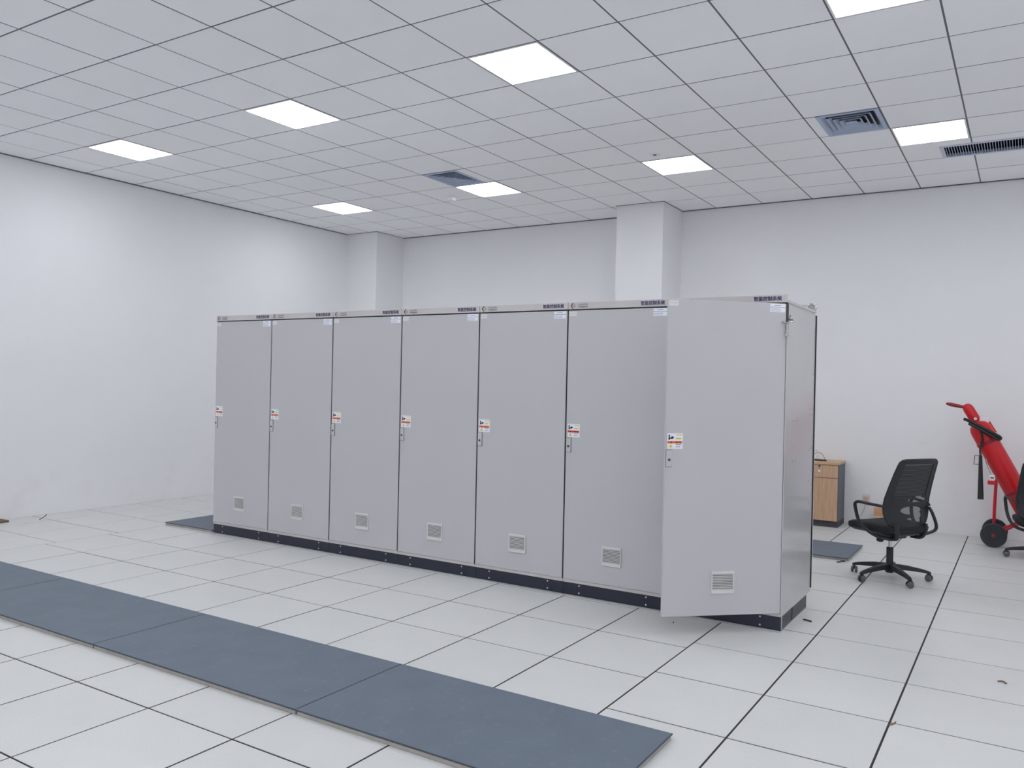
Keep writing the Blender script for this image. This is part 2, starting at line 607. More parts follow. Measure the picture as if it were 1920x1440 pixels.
# ------------------------------------------------------------------ square air diffusers
def air_diffuser(label, cx, cy, sx, sy, bd, cellx):
    t = thing('air_diffuser', label, 'air vent', (cx, cy, ZC), 0, 'square ceiling air diffusers')
    # board filling the rest of the ceiling cell around the diffuser, then the flange
    f = MB()
    x0, x1 = -sx / 2, sx / 2
    y0, y1 = -sy / 2, sy / 2
    f.box(x0, x1, y0, y0 + bd, -0.006, 0.01)
    f.box(x0, x1, y1 - bd, y1, -0.006, 0.01)
    f.box(x0, x0 + bd, y0 + bd, y1 - bd, -0.006, 0.01)
    f.box(x1 - bd, x1, y0 + bd, y1 - bd, -0.006, 0.01)
    f.build('flange', 'vent_blue', t)
    b_ = MB()
    cxl, cxh = cellx[0] - cx, cellx[1] - cx
    if cxl < x0 - 0.01:
        b_.box(cxl, x0, -0.29, 0.29, 0, 0.012)
    if cxh > x1 + 0.01:
        b_.box(x1, cxh, -0.29, 0.29, 0, 0.012)
    if b_.v:
        b_.build('filler_board', 'ceiling_board', t)
    MB().box(x0 + 0.005, x1 - 0.005, y0 + 0.005, y1 - 0.005, 0.075, 0.085).build('duct_back', 'void_dark', t)
    ix, iy = sx / 2 - bd, sy / 2 - bd
    n = 5
    for k in range(n):
        f0 = 1 - k / n
        f1 = 1 - (k + 0.70) / n
        ox, oy = ix * f0, iy * f0
        nx, ny = ix * f1, iy * f1
        z0, z1 = -0.004, 0.026
        m = MB()
        lip = 0.0075
        loops = [(ox, oy, z0), (ox - lip, oy - lip, z0), (nx, ny, z1), (nx + 0.004, ny + 0.004, z1)]
        vs = [(sx_ * lx_, sy_ * ly_, lz_) for lx_, ly_, lz_ in loops for sx_, sy_ in ((-1, -1), (1, -1), (1, 1), (-1, 1))]
        fs = []
        for a_ in range(4):
            b2 = (a_ + 1) % 4
            for q in range(4):
                w2 = (q + 1) % 4
                fs.append((a_ * 4 + q, b2 * 4 + q, b2 * 4 + w2, a_ * 4 + w2))
        m.add(vs, fs)
        m.build('louvre_ring', 'vent_blue', t)
    MB().box(-ix * 0.13, ix * 0.13, -iy * 0.13, iy * 0.13, 0.004, 0.008).build('centre_plate', 'vent_blue', t)
    return t


c0 = cell(3, 8)
air_diffuser('square louvred air diffuser left of the linear grille, near the right edge', -1.345, 7.328, 0.50, 0.585, 0.025, (c0[0] + 0.006, c0[0] + 0.594))
c0 = cell(-4, 8)
air_diffuser('square louvred air diffuser above the middle of the cabinet row', -5.645, 7.328, 0.465, 0.585, 0.028, (c0[0] + 0.006, c0[0] + 0.594))

# ------------------------------------------------------------------ linear grille
t = thing('linear_grille', 'long dark slotted air grille in the ceiling at the right edge', 'air vent', (GRILLE[0], GRILLE[2], ZC))
GL, GW = GRILLE[1] - GRILLE[0], 0.42
f = MB()
f.box(0, GL, 0, 0.035, -0.006, 0.012).box(0, GL, GW - 0.025, GW, -0.006, 0.012).box(0, 0.035, 0.035, GW - 0.025, -0.006, 0.012).box(GL - 0.035, GL, 0.035, GW - 0.025, -0.006, 0.012)
f.build('flange', 'vent_white', t)
MB().box(0.01, GL - 0.01, 0.01, GW - 0.01, 0.10, 0.11).build('duct_back', 'void_dark', t)
MB().box(0.035, GL - 0.035, GW - 0.03, GW - 0.025, 0.0, 0.026).build('duct_side', 'vent_blue', t)
MB().box(0.01, GL - 0.01, GW - 0.024, GW - 0.02, 0.026, 0.10).build('duct_wall', 'void_dark', t)
MB().box(0.01, GL - 0.01, 0.02, 0.024, 0.013, 0.10).build('duct_wall', 'void_dark', t)
bl = MB().box(-0.0022, 0.0022, 0.035, GW - 0.025, -0.004, 0.012)
bl_me = bl.mesh('blade', 'vent_blue')
x = 0.05
while x < GL - 0.04:
    link('blade', bl_me, t, (x, 0, 0))
    x += 0.0228

# detector and sensor
t = thing('smoke_detector', 'round white smoke detector on the ceiling left of a lit panel', 'smoke detector', (-6.22, 8.03, ZC))
MB().lathe([(0.062, 0.0), (0.062, -0.014), (0.056, -0.016)], n=24).build('base', 'lamp_rim', t)
MB().lathe([(0.055, -0.016), (0.055, -0.030), (0.044, -0.050), (0.024, -0.058), (0.0, -0.059)], n=24).build('dome', 'lamp_rim', t)
t = thing('ceiling_sensor', 'tiny white recessed sensor beside the lit panel by the middle pillar', 'sensor', (-3.24, 7.45, ZC))
MB().lathe([(0.055, 0.0), (0.055, -0.006), (0.034, -0.008), (0.030, -0.002)], n=20).build('ring', 'lamp_rim', t)
MB().lathe([(0.020, -0.002), (0.014, -0.010), (0.006, -0.013), (0.0, -0.013)], n=16).build('head', 'caster_grey', t)

# ------------------------------------------------------------------ control cabinets
PITCH = 0.807
CX0 = -6.985
CY0 = 5.24
HW = 0.4035
DT = 0.022
Y0 = -0.4     # door face, local


def sticker_meshes(red):
    x0, x1, z0, z1 = -0.385, -0.283, 1.180, 1.278
    y = Y0 - 0.0003
    out = []
    out.append(('warning_label', MB().rect_xz(x0, x1, z0, z1, y, 0.0008), 'paper_white'))
    y -= 0.0008
    m = MB()     # pictogram of a hand and a panel
    m.box(x0 + 0.008, x0 + 0.018, y - .0004, y, z1 - 0.022, z1 - 0.010)
    m.poly_xz([(x0 + 0.007, z1 - 0.040), (x0 + 0.018, z1 - 0.042), (x0 + 0.018, z1 - 0.023), (x0 + 0.008, z1 - 0.023)], y, .0004)
    m.poly_xz([(x0 + 0.016, z1 - 0.034), (x0 + 0.034, z1 - 0.036), (x0 + 0.046, z1 - 0.026), (x0 + 0.032, z1 - 0.018), (x0 + 0.024, z1 - 0.024)], y, .0004)
    out.append(('hand_pictogram', m, 'ink_navy'))
    m = MB()
    m.rect_xz(x0 + 0.058, x1 - 0.004, z1 - 0.013, z1 - 0.007, y, .0004)
    m.rect_xz(x0 + 0.056, x1 - 0.012, z1 - 0.037, z1 - 0.028, y, .0004)
    m.poly_xz([(x0 + 0.010, z0 + 0.008), (x0 + 0.036, z0 + 0.008), (x0 + 0.023, z0 + 0.030)], y, .0004)
    out.append(('yellow_print', m, 'ink_yellow'))
    out.append(('warning_band', MB().rect_xz(x0 + 0.001, x1 - 0.004, z0 + 0.034, z0 + 0.049, y, .0004), 'ink_red' if red else 'ink_orange'))
    m = MB()
    m.poly_xz([(x0 + 0.020, z0 + 0.036), (x0 + 0.032, z0 + 0.036), (x0 + 0.026, z0 + 0.047)], y - .0004, .0003)
    add_text(m, '警 告', x0 + 0.055, z0 + 0.036, 0.034, 0.011, y - .0006, 0.01)
    for dz, w_ in ((0.026, 0.036), (0.012, 0.030)):
        m.rect_xz(x0 + 0.056, x0 + 0.056 + w_, z0 + dz, z0 + dz + 0.003, y, .0004)
    m.rect_xz(x0 + 0.022, x0 + 0.024, z0 + 0.013, z0 + 0.023, y - .0004, .0003)
    out.append(('dark_print', m, 'ink_black'))
    return out


def make_cabinet():
    r = thing('control_cabinet', 'x', 'cabinet')
    # body: open box
    b_ = MB()
    z0, z1 = 0.1, 2.118
    b_.box(-HW + 0.002, -HW + 0.020, Y0 + 0.03, 0.395, z0, z1)
    b_.box(HW - 0.020, HW - 0.002, Y0 + 0.03, 0.395, z0, z1)
    b_.box(-HW + 0.020, HW - 0.020, Y0 + 0.03, 0.395, z0, z0 + 0.02)
    b_.box(-HW + 0.020, HW - 0.020, Y0 + 0.03, 0.395, z1 - 0.02, z1)
    b_.box(-HW + 0.020, HW - 0.020, 0.375, 0.395, z0 + 0.02, z1 - 0.02)
    b_.build('body', 'cabinet_inner', r)
    MB().box(-HW + 0.06, HW - 0.06, 0.30, 0.31, z0 + 0.08, z1 - 0.08).build('mounting_plate', 'plinth_strip', r)
    g = MB()     # rubber seal seen as the dark joint round the door
    g.box(-HW, -HW + 0.016, Y0 + 0.006, Y0 + 0.03, 0.125, 2.125).box(HW - 0.016, HW, Y0 + 0.006, Y0 + 0.03, 0.125, 2.125)
    g.box(-HW + 0.016, HW - 0.016, Y0 + 0.006, Y0 + 0.03, 2.105, 2.125)
    g.build('door_seal', 'gasket', r)
    MB().box(-HW + 0.001, HW - 0.001, Y0 + 0.006, Y0 + 0.03, 0.100, 0.124, 0.002).build('bottom_rail', 'frame_paint', r)
    # roof and header strip
    MB().box(-HW + 0.002, HW - 0.002, Y0 + 0.03, 0.40, 2.118, 2.128).build('roof', 'cabinet_paint', r)
    hd = MB().box(-HW + 0.0015, HW - 0.0015, Y0 - 0.002, Y0 + 0.016, 2.1285, 2.180, 0.0015)
    hd.box(-HW + 0.0015, HW - 0.0015, Y0 + 0.016, Y0 + 0.05, 2.128, 2.134)
    hd = hd.build('header', 'frame_paint', r)
    y = Y0 - 0.0026
    m = MB()
    for k_ in range(3):      # heavy strokes
        add_text(m, '智能控制系统', 0.186 + 0.0009 * k_, 2.140, 0.182, 0.031, y - 0.0001 * k_, 0.014)
    m.build('lettering', 'ink_purple', hd)['kind'] = 'stuff'
    m = MB()
    add_text(m, 'LONGTEC', -0.318, 2.155, 0.084, 0.013, y, 0.012)
    add_text(m, '中能朗泰', -0.318, 2.139, 0.084, 0.0115, y, 0.018)
    m.build('logo_lettering', 'ink_dark', hd)['kind'] = 'stuff'
    lx, lz = -0.372, 2.153
    m = MB()
    m.poly_xz([(lx - 0.010, lz), (lx + 0.008, lz + 0.022), (lx + 0.016, lz + 0.022), (lx + 0.002, lz)], y + .0003, .0006)
    m.poly_xz([(lx - 0.010, lz), (lx + 0.002, lz), (lx + 0.006, lz - 0.006), (lx - 0.004, lz - 0.006)], y + .0003, .0006)
    m.build('logo_dark_arm', 'ink_dark', hd)
    MB().poly_xz([(lx - 0.003, lz - 0.007), (lx + 0.006, lz - 0.007), (lx + 0.014, lz - 0.019), (lx + 0.007, lz - 0.020)], y + .0003, .0006).build('logo_maroon_arm', 'ink_maroon', hd)
    MB().poly_xz([(lx + 0.012, lz), (lx + 0.022, lz + 0.015), (lx + 0.034, lz), (lx + 0.022, lz - 0.017)], y + .0003, .0006).build('logo_tan_diamond', 'ink_tan', hd)
    # plinth
    pl = MB().box(-HW + 0.001, HW - 0.001, Y0 + 0.016, 0.315, 0.009, 0.1).build('plinth', 'plinth_navy', r)
    MB().box(-0.298, 0.298, Y0 + 0.0145, Y0 + 0.0165, 0.011, 0.098, 0.0006).build('front_plate', 'plinth_navy', pl)
    MB().box(-HW + 0.001, HW - 0.001, Y0 + 0.006, 0.325, 0.0, 0.009).build('foot_strip', 'plinth_strip', pl)
    for bx in (-0.268, 0.268):
        for bz in (0.029, 0.083):
            MB().lathe([(0.0062, 0), (0.0062, 0.003), (0.003, 0.005)], (bx, Y0 + 0.0146, bz), (0, -1, 0), 10).build('bolt', 'bolt_zinc', pl)
    # door, hinged on its right edge
    d = MB().box(-HW + 0.006, HW - 0.006, Y0, Y0 + DT, 0.126, 2.119, 0.002).build('door', 'cabinet_paint', r)
    MB().box(-0.3930, -0.3515, Y0 - 0.0016, Y0 - 0.0001, 1.0655, 1.1745).build('lock_recess', 'caster_grey', d)
    lp = MB().box(-0.3915, -0.3535, Y0 - 0.009, Y0 - 0.0017, 1.068, 1.172, 0.002)
    lp.build('lock_plate', 'lock_plate', d)
    MB().lathe([(0.0085, 0), (0.0085, 0.003), (0.006, 0.005)], (-0.3725, Y0 - 0.009, 1.112), (0, -1, 0), 14).build('lock_cylinder', 'slate_kick', d)
    y = Y0 - 0.0002
    m = MB().rect_xz(-0.392, -0.328, 2.078, 2.112, y, 0.0008)
    m.build('blank_label', 'paper_grey', d)
    MB().rect_xz(-0.386, -0.336, 2.094, 2.0955, y - 0.0008, 0.0003).build('blank_label_line', 'plinth_strip', d)
    MB().rect_xz(0.284, 0.388, 2.062, 2.116, y, 0.0008).build('inspection_label', 'paper_white', d)
    m = MB().rect_xz(0.284, 0.388, 2.092, 2.0945, y - 0.0008, 0.0003)
    m.rect_xz(0.312, 0.358, 2.104, 2.107, y - 0.0008, 0.0003)
    for k in range(3):
        m.rect_xz(0.290, 0.356, 2.068 + k * 0.007, 2.0695 + k * 0.007, y - 0.0008, 0.0003)
    m.build('inspection_label_print', 'ink_blue', d)['kind'] = 'stuff'
    for nm, mb, mt in sticker_meshes(False):
        q_ = mb.build(nm, mt, d)
        if nm.endswith('print'):
            q_['kind'] = 'stuff'
    # louvred vent
    vx, vz = -0.0, 0.336
    v = MB()
    v.box(vx - 0.076, vx + 0.076, Y0 - 0.010, Y0 - 0.0001, vz + 0.054, vz + 0.070, 0.001)
    v.box(vx - 0.076, vx + 0.076, Y0 - 0.010, Y0 - 0.0001, vz - 0.070, vz - 0.046, 0.001)
    v.box(vx - 0.076, vx - 0.069, Y0 - 0.010, Y0 - 0.0001, vz - 0.046, vz + 0.054)
    v.box(vx + 0.069, vx + 0.076, Y0 - 0.010, Y0 - 0.0001, vz - 0.046, vz + 0.054)
    v = v.build('vent_grille', 'vent_plastic', r)
    MB().box(vx - 0.069, vx + 0.069, Y0 - 0.0015, Y0 - 0.0002, vz - 0.046, vz + 0.054).build('vent_mesh', 'slate_kick', v)
    sl = MB().box(vx - 0.069, vx + 0.069, Y0 - 0.0095, Y0 - 0.0016, -0.0026, 0.0026, 0.0006)
    sl_me = sl.mesh('slat', 'vent_plastic')
    for k in range(10):
        link('slat', sl_me, v, (0, 0, vz - 0.042 + 0.0101 * k))
    return r


proto = make_cabinet()
CAB_LABELS = [
    'grey steel control cabinet at the far left end of the row',
    'grey steel control cabinet, second from the left end of the row',
    'grey steel control cabinet, third from the left end of the row',
    'grey steel control cabinet in the middle, three cabinets either side',
    'grey steel control cabinet, third from the right end of the row',
    'grey cabinet with a red-banded warning sticker, next to the open-door cabinet',
    'grey steel control cabinet at the right end with its door ajar',
]
cabs = []
for k in range(7):
    c = proto if k == 0 else copy_tree(proto)
    c.location = (CX0 + PITCH * (k + 0.5), CY0 + 0.4, 0)
    tag(c, CAB_LABELS[k], 'cabinet', 'row of grey control cabinets')
    cabs.append(c)
# cabinet six carries a red band on its sticker
for ch in cabs[5].children:
    if ch.name.startswith('door') and not ch.name.startswith('door_seal'):
        for g in ch.children:
            if g.name.startswith('warning_band'):
                g.data = g.data.copy()
                g.data.materials[0] = MATS['ink_red']
# the last cabinet: swung door, side panel, hinge, lifting eye
last = cabs[6]
TH = math.radians(41.0)
Hp = Vector((HW - 0.008, Y0 + 0.004, 0))
for ch in last.children:
    if ch.name.split('.')[0] in ('door', 'vent_grille'):
        R = Euler((0, 0, TH)).to_matrix()
        ch.location = Hp - R @ Hp
        ch.rotation_euler = (0, 0, TH)
sp = MB().box(HW - 0.003, HW + 0.004, Y0 + 0.003, 0.398, 0.102, 2.112, 0.001).build('side_panel', 'side_paint', last)
for yy, zz in ((5.955, 1.68), (6.02, 1.68), (5.92, 1.43), (6.01, 1.43), (5.92, 1.39), (6.01, 1.39), (5.44, 1.36), (5.54, 1.36), (5.44, 1.09), (5.53, 1.09), (5.90, 1.14), (5.97, 1.15), (5.92, 0.92), (5.93, 0.76), (5.92, 0.46)):
    MB().lathe([(0.0045, 0), (0.0045, 0.001), (0.002, 0.0016)], (HW + 0.004, yy - CY0 - 0.4, zz), (1, 0, 0), 8).build('screw', 'slate_kick', sp)
MB().box(HW - 0.02, HW + 0.010, 0.400, 0.412, 0.13, 2.108).build('rear_door_seal', 'gasket', last)
MB().box(-HW + 0.006, HW + 0.010, 0.412, 0.428, 0.13, 2.108, 0.002).build('rear_door', 'cabinet_paint', last)
MB().box(HW - 0.022, HW + 0.003, Y0 + 0.03, 0.42, 2.128, 2.143).build('roof_rail', 'frame_paint', last)
ring = [(HW - 0.022 + 0.030 * math.cos(a * math.pi / 10), 0.375, 2.163 + 0.028 * math.sin(a * math.pi / 10)) for a in range(20)]
MB().tube(ring, 0.0075, 8, closed=True).build('lifting_eye', 'chrome', last)
MB().add([(HW - 0.16, 0.392, 2.128), (HW + 0.004, 0.392, 2.128), (HW + 0.004, 0.392, 2.190), (HW - 0.16, 0.392, 2.190),
          (HW - 0.16, 0.402, 2.128), (HW + 0.004, 0.402, 2.128), (HW + 0.004, 0.402, 2.190), (HW - 0.16, 0.402, 2.190)],
         [(0, 1, 2, 3), (7, 6, 5, 4), (0, 4, 5, 1), (1, 5, 6, 2), (2, 6, 7, 3), (3, 7, 4, 0)]).build('lifting_plate', 'frame_paint', last)
hg = MB().tube([(HW - 0.001, Y0 + 0.008, 1.955), (HW - 0.001, Y0 + 0.008, 2.118)], 0.010, 10).build('hinge_pin', 'slate_kick', last)
hr = [(HW + 0.006 + 0.036 * math.cos(a * math.pi / 10), Y0 - 0.006 + 0.018 * math.sin(a * math.pi / 10), 2.005 + 0.011 * math.sin(a * math.pi / 10)) for a in range(20)]
MB().tube(hr, 0.006, 8, closed=True).build('hinge_ring', 'chrome', hg)
MB().tube([(HW + 0.004, Y0 - 0.006, 1.925), (HW + 0.004, Y0 - 0.006, 2.000)], 0.007, 10).build('hinge_bolt', 'chrome', hg)
MB().lathe([(0.014, 0), (0.014, 0.012), (0.010, 0.014)], (HW + 0.004, Y0 - 0.006, 1.912), (0, 0, 1), 6).build('hinge_nut', 'chrome', hg)
MB().tube([(HW + 0.012, Y0 - 0.002, 2.012), (HW + 0.022, Y0 + 0.004, 2.046)], 0.0025, 6).build('split_pin', 'slate_kick', hg)
MB().box(HW - 0.001, HW + 0.0015, -0.10, -0.094, 0.012, 0.098).build('plinth_joint', 'gasket', last)
MB().box(HW - 0.001, HW + 0.0015, -0.378, -0.360, 0.012, 0.098, 0.0005).build('plinth_corner', 'plinth_strip', last)

# ------------------------------------------------------------------ floor mats (steel faced boards)
def floor_board(label, x0, x1, y0, y1, group=None, th=0.028):
    t = thing('floor_mat', label, 'mat', ((x0 + x1) / 2, (y0 + y1) / 2, 0), 0, group)
    a, c = (x1 - x0) / 2, (y1 - y0) / 2
    MB().box(-a + 0.006, a - 0.006, -c + 0.006, c - 0.006, 0.0005, th - 0.007).build('board', 'mat_board', t)
    MB().box(-a, a, -c, c, th - 0.007, th - 0.0015).build('edge_trim', 'mat_edge', t)
    MB().box(-a + 0.003, a - 0.003, -c + 0.003, c - 0.003, th - 0.0015, th, 0.0006).build('top_sheet', 'mat_sheet', t)
    return t


G = 'row of slate mats laid in front of the cabinets'
floor_board('slate blue mat at the near right end of the long mat row', -2.898, -1.325, 2.642, 3.386, G)
floor_board('slate blue mat, second from the near right end of the mat row', -4.558, -2.900, 2.643, 3.386, G)
floor_board('slate blue mat, third from the near right end of the mat row', -6.20, -4.560, 2.642, 3.385, G)
floor_board('slate blue mat at the left edge of the photo, last in the row', -7.86, -6.202, 2.643, 3.384, G)
floor_board('slate blue mat sticking out beyond the left end of the cabinets', -7.79, -7.03, 5.262, 6.90)
floor_board('slate blue mat behind the cabinets, beside the swivel chair', -3.05, -1.385, 7.80, 8.57)

# ------------------------------------------------------------------ wooden pedestal
t = thing('pedestal_cabinet', 'small wood-fronted pedestal with slate sides against the back wall', 'cabinet', (-2.04, 9.80, 0))
a = 0.21
MB().box(-a + 0.004, a - 0.004, -0.178, 0.205, 0.07, 0.715).build('carcass', 'slate_board', t)
MB().box(-a + 0.010, a - 0.004, -0.170, 0.205, 0.0, 0.07).build('kick_plinth', 'slate_kick', t)
MB().box(-a, a, -0.205, 0.21, 0.715, 0.742, 0.002).build('top', 'wood_top', t)
d = MB().box(-a + 0.004, a - 0.008, -0.198, -0.180, 0.566, 0.710, 0.001).build('drawer', 'wood', t)
MB().lathe([(0.012, 0), (0.012, 0.005), (0.008, 0.008)], (0.0, -0.198, 0.695), (0, -1, 0), 12).build('lock', 'black_plastic', d)
MB().tube([(0.0, -0.205, 0.69), (0.0, -0.206, 0.655)], 0.004, 8).build('key_shaft', 'chrome', d)
MB().lathe([(0.004, -0.003), (0.013, -0.002), (0.013, 0.002), (0.004, 0.003)], (0.0, -0.207, 0.640), (0, -1, 0), 14).build('key_bow', 'paper_white', d)
MB().box(-a + 0.004, a - 0.008, -0.198, -0.180, 0.074, 0.560, 0.001).build('door', 'wood', t)

t = thing('wired_device', 'small black device with curled wire on the wooden pedestal', 'device', (-2.075, 9.74, 0.742))
MB().tube(bez([(-0.10, 0, 0.016), (-0.05, -0.01, 0.012), (0.02, -0.015, 0.010), (0.085, -0.01, 0.012)], 6), 0.012, 8, squash=0.8).build('body', 'black_plastic', t)
MB().tube(bez([(-0.09, 0.0, 0.03), (-0.05, 0.02, 0.085), (0.01, 0.02, 0.09), (0.05, 0.01, 0.05), (0.06, 0.0, 0.018)], 6), 0.0025, 6).build('wire', 'black_plastic', t)
t = thing('white_box', 'white box corner peeking out behind the cabinets on the pedestal', 'box', (-2.15, 9.86, 0.742))
MB().box(-0.06, 0.02, -0.03, 0.03, 0, 0.10, 0.002).build('carton', 'paper_white', t)
MB().box(-0.061, 0.021, -0.031, 0.031, 0.10, 0.118, 0.002).build('carton_lid', 'paper_grey', t)

# ------------------------------------------------------------------ office chairs
ZS = [0.465, 0.52, 0.57, 0.62, 0.70, 0.80, 0.92, 1.00, 1.02]
WS = [0.175, 0.222, 0.242, 0.247, 0.242, 0.231, 0.217, 0.206, 0.194]
YS = [-0.205, -0.195, -0.185, -0.18, -0.193, -0.225, -0.268, -0.300, -0.308]


def interp(z, tab):
    for i in range(len(ZS) - 1):
        if z <= ZS[i + 1]:
            f_ = (z - ZS[i]) / (ZS[i + 1] - ZS[i])
            return tab[i] + (tab[i + 1] - tab[i]) * max(0, f_)
    return tab[-1]


def back_pt(u, z, off=0.0):
    return (u * interp(z, WS), interp(z, YS) + 0.030 * u * u + off, z)


def solid(u, z):
    if abs(u) < 0.76 and 0.715 < z < 0.985:
        return False
    # two rounded cut-outs of the lumbar plate
    for uc, zc_, ru, rz in ((0.40, 0.722, 0.20, 0.026), (0.36, 0.686, 0.46, 0.022), (0.12, 0.600, 0.50, 0.034), (0.35, 0.557, 0.28, 0.034), (0.18, 0.512, 0.42, 0.034)):
        if ((u - uc) / ru) ** 2 + ((z - zc_) / rz) ** 2 < 1:
            return False
    return True


def make_chair():
    r = thing('office_chair', 'x', 'chair')
    # star base
    MB().lathe([(0.030, 0.055), (0.036, 0.065), (0.036, 0.11), (0.030, 0.13)], n=18).build('base_hub', 'black_plastic', r)
    for k in range(5):
        an = math.radians(-36 + 72 * k)
        ca, sa = math.cos(an), math.sin(an)
        m = MB()
        prof = [(0.028, 0.028, 0.085, 0.128), (0.14, 0.024, 0.082, 0.118), (0.25, 0.019, 0.072, 0.098), (0.305, 0.016, 0.062, 0.084), (0.322, 0.012, 0.060, 0.076)]
        vs = []
        for d_, w_, zl, zh in prof:
            for sx, zz in ((-w_, zl), (w_, zl), (w_ * 0.7, zh), (-w_ * 0.7, zh)):
                vs.append((ca * d_ - sa * sx, sa * d_ + ca * sx, zz))
        fs = [(3, 2, 1, 0), tuple(range(len(vs) - 4, len(vs)))]
        for i in range(len(prof) - 1):
            for q in range(4):
                w2 = (q + 1) % 4
                fs.append((i * 4 + q, i * 4 + w2, i * 4 + 4 + w2, i * 4 + 4 + q))
        m.add(vs, fs)
        lg = m.build('base_leg', 'black_plastic', r)
        cs = MB()
        cs.tube([(ca * 0.308, sa * 0.308, 0.045), (ca * 0.308, sa * 0.308, 0.07)], 0.008, 8)
        cs.box(-0.011, 0.011, -0.020, 0.020, 0.0, 0.0)
        cs.v = cs.v[:-8]
        cs.f = cs.f[:-6]
        cs.s = cs.s[:-6]
        cs.build('caster_stem', 'black_plastic', lg)
        wa = an + 0.9 + k * 1.3
        ax = Vector((math.cos(wa), math.sin(wa), 0))
        o_ = Vector((ca * 0.308, sa * 0.308, 0.027))
        for s_ in (-1, 1):
            MB().lathe([(0.018, 0.006), (0.0265, 0.009), (0.0265, 0.021), (0.020, 0.025), (0.006, 0.026)], o_, ax * s_, 18).build('caster_wheel', 'caster_grey', lg)
        hood = [(o_ + Vector((-ax.y, ax.x, 0)) * 0.026 * math.cos(q) + Vector((0, 0, 1)) * (0.026 * math.sin(q) + 0.004)) for q in [math.pi * i / 8 for i in range(9)]]
        MB().tube(hood, 0.006, 6).build('caster_hood', 'black_plastic', lg)
    MB().lathe([(0.030, 0.12), (0.028, 0.13), (0.028, 0.262), (0.024, 0.266)], n=18).build('column_sleeve', 'black_plastic', r)
    MB().lathe([(0.0145, 0.26), (0.0145, 0.365)], n=16).build('gas_lift', 'chrome', r)
    # mechanism
    m = MB().box(-0.085, 0.085, -0.10, 0.13, 0.352, 0.392, 0.008)
    mch = m.build('tilt_mechanism', 'black_plastic', r)
    MB().lathe([(0.024, 0), (0.028, 0.006), (0.030, 0.048), (0.022, 0.056)], (-0.03, 0.075, 0.356), (0, 0.1, -1), 16).build('tension_knob', 'black_plastic', mch)
    MB().tube(bez([(0.08, 0.0, 0.37), (0.17, -0.01, 0.362), (0.22, -0.02, 0.352), (0.25, -0.02, 0.346)], 5), [0.005] * 11 + [0.008] * 5, 8).build('lever', 'black_plastic', mch)
    # seat cushion and shell: superellipse slabs
    def slab(rows, ex=5.0, n=44):
        mb = MB()
        vs = []
        for z, a_, b2, dy in rows:
            for k in range(n):
                an = 2 * math.pi * k / n
                c_, s_ = math.cos(an), math.sin(an)
                e = 2 / ex
                x_ = a_ * abs(c_) ** e * (1 if c_ >= 0 else -1)
                y_ = b2 * abs(s_) ** e * (1 if s_ >= 0 else -1)
                front = max(0, y_ / 0.25)
                vs.append((x_, y_ + dy, z - 0.018 * front ** 3 + 0.008 * (x_ / 0.25) ** 2))
        fs = []
        for i in range(len(rows) - 1):
            for k in range(n):
                l = (k + 1) % n
                fs.append((i * n + k, i * n + l, i * n + n + l, i * n + n + k))
        fs.append(tuple(range(n - 1, -1, -1)))
        fs.append(tuple((len(rows) - 1) * n + k for k in range(n)))
        mb.add(vs, fs, True)
        return mb
    slab([(0.412, 0.236, 0.236, 0.03), (0.422, 0.250, 0.250, 0.03), (0.448, 0.254, 0.254, 0.03), (0.464, 0.248, 0.248, 0.03), (0.474, 0.228, 0.228, 0.03), (0.478, 0.17, 0.17, 0.02)]).build('seat_cushion', 'black_fabric', r)
    slab([(0.388, 0.17, 0.18, 0.0), (0.396, 0.215, 0.22, 0.02), (0.413, 0.238, 0.240, 0.03)]).build('seat_shell', 'black_plastic', r)
    # back shell with openings
    nu, nz = 100, 130
    vid = {}
    fr, bk = [], []
    m = MB()
    zz = [0.465 + (1.02 - 0.465) * j / nz for j in range(nz + 1)]
    uu = [-1 + 2 * i / nu for i in range(nu + 1)]
    mask = [[solid((uu[i] + uu[i + 1]) / 2, (zz[j] + zz[j + 1]) / 2) for j in range(nz)] for i in range(nu)]

    def vert(i, j, side):
        k_ = (i, j, side)
        if k_ not in vid:
            vid[k_] = len(m.v)
            m.v.append(back_pt(uu[i], zz[j], -0.006 if side else 0.004))
        return vid[k_]

    for i in range(nu):
        for j in range(nz):
            if not mask[i][j]:
                continue
            m.f.append((vert(i, j, 1), vert(i + 1, j, 1), vert(i + 1, j + 1, 1), vert(i, j + 1, 1)))
            m.f.append((vert(i, j + 1, 0), vert(i + 1, j + 1, 0), vert(i + 1, j, 0), vert(i, j, 0)))
            for di, dj, e0, e1 in ((-1, 0, (0, 1), (0, 0)), (1, 0, (1, 0), (1, 1)), (0, -1, (0, 0), (1, 0)), (0, 1, (1, 1), (0, 1))):
                ii, jj = i + di, j + dj
                if ii < 0 or jj < 0 or ii >= nu or jj >= nz or not mask[ii][jj]:
                    p0, p1 = (i + e0[0], j + e0[1]), (i + e1[0], j + e1[1])
                    m.f.append((vert(*p0, 0), vert(*p1, 0), vert(*p1, 1), vert(*p0, 1)))
    m.s = [False] * len(m.f)
    bs = m.build('back_shell', 'black_plastic', r)
    # frame tube round the outline
    out = [back_pt(-1, z) for z in (0.50, 0.54, 0.58, 0.63, 0.70, 0.80, 0.90, 0.97)]
    out += [back_pt(-0.99, 1.000), back_pt(-0.93, 1.018), back_pt(-0.8, 1.022), back_pt(-0.4, 1.024), back_pt(0, 1.025), back_pt(0.4, 1.024), back_pt(0.8, 1.022), back_pt(0.93, 1.018), back_pt(0.99, 1.000)]
    out += [back_pt(1, z) for z in (0.97, 0.90, 0.80, 0.70, 0.63, 0.58, 0.54, 0.50)]
    out += [back_pt(0.9, 0.47), back_pt(0.5, 0.46), back_pt(0, 0.458), back_pt(-0.5, 0.46), back_pt(-0.9, 0.47)]
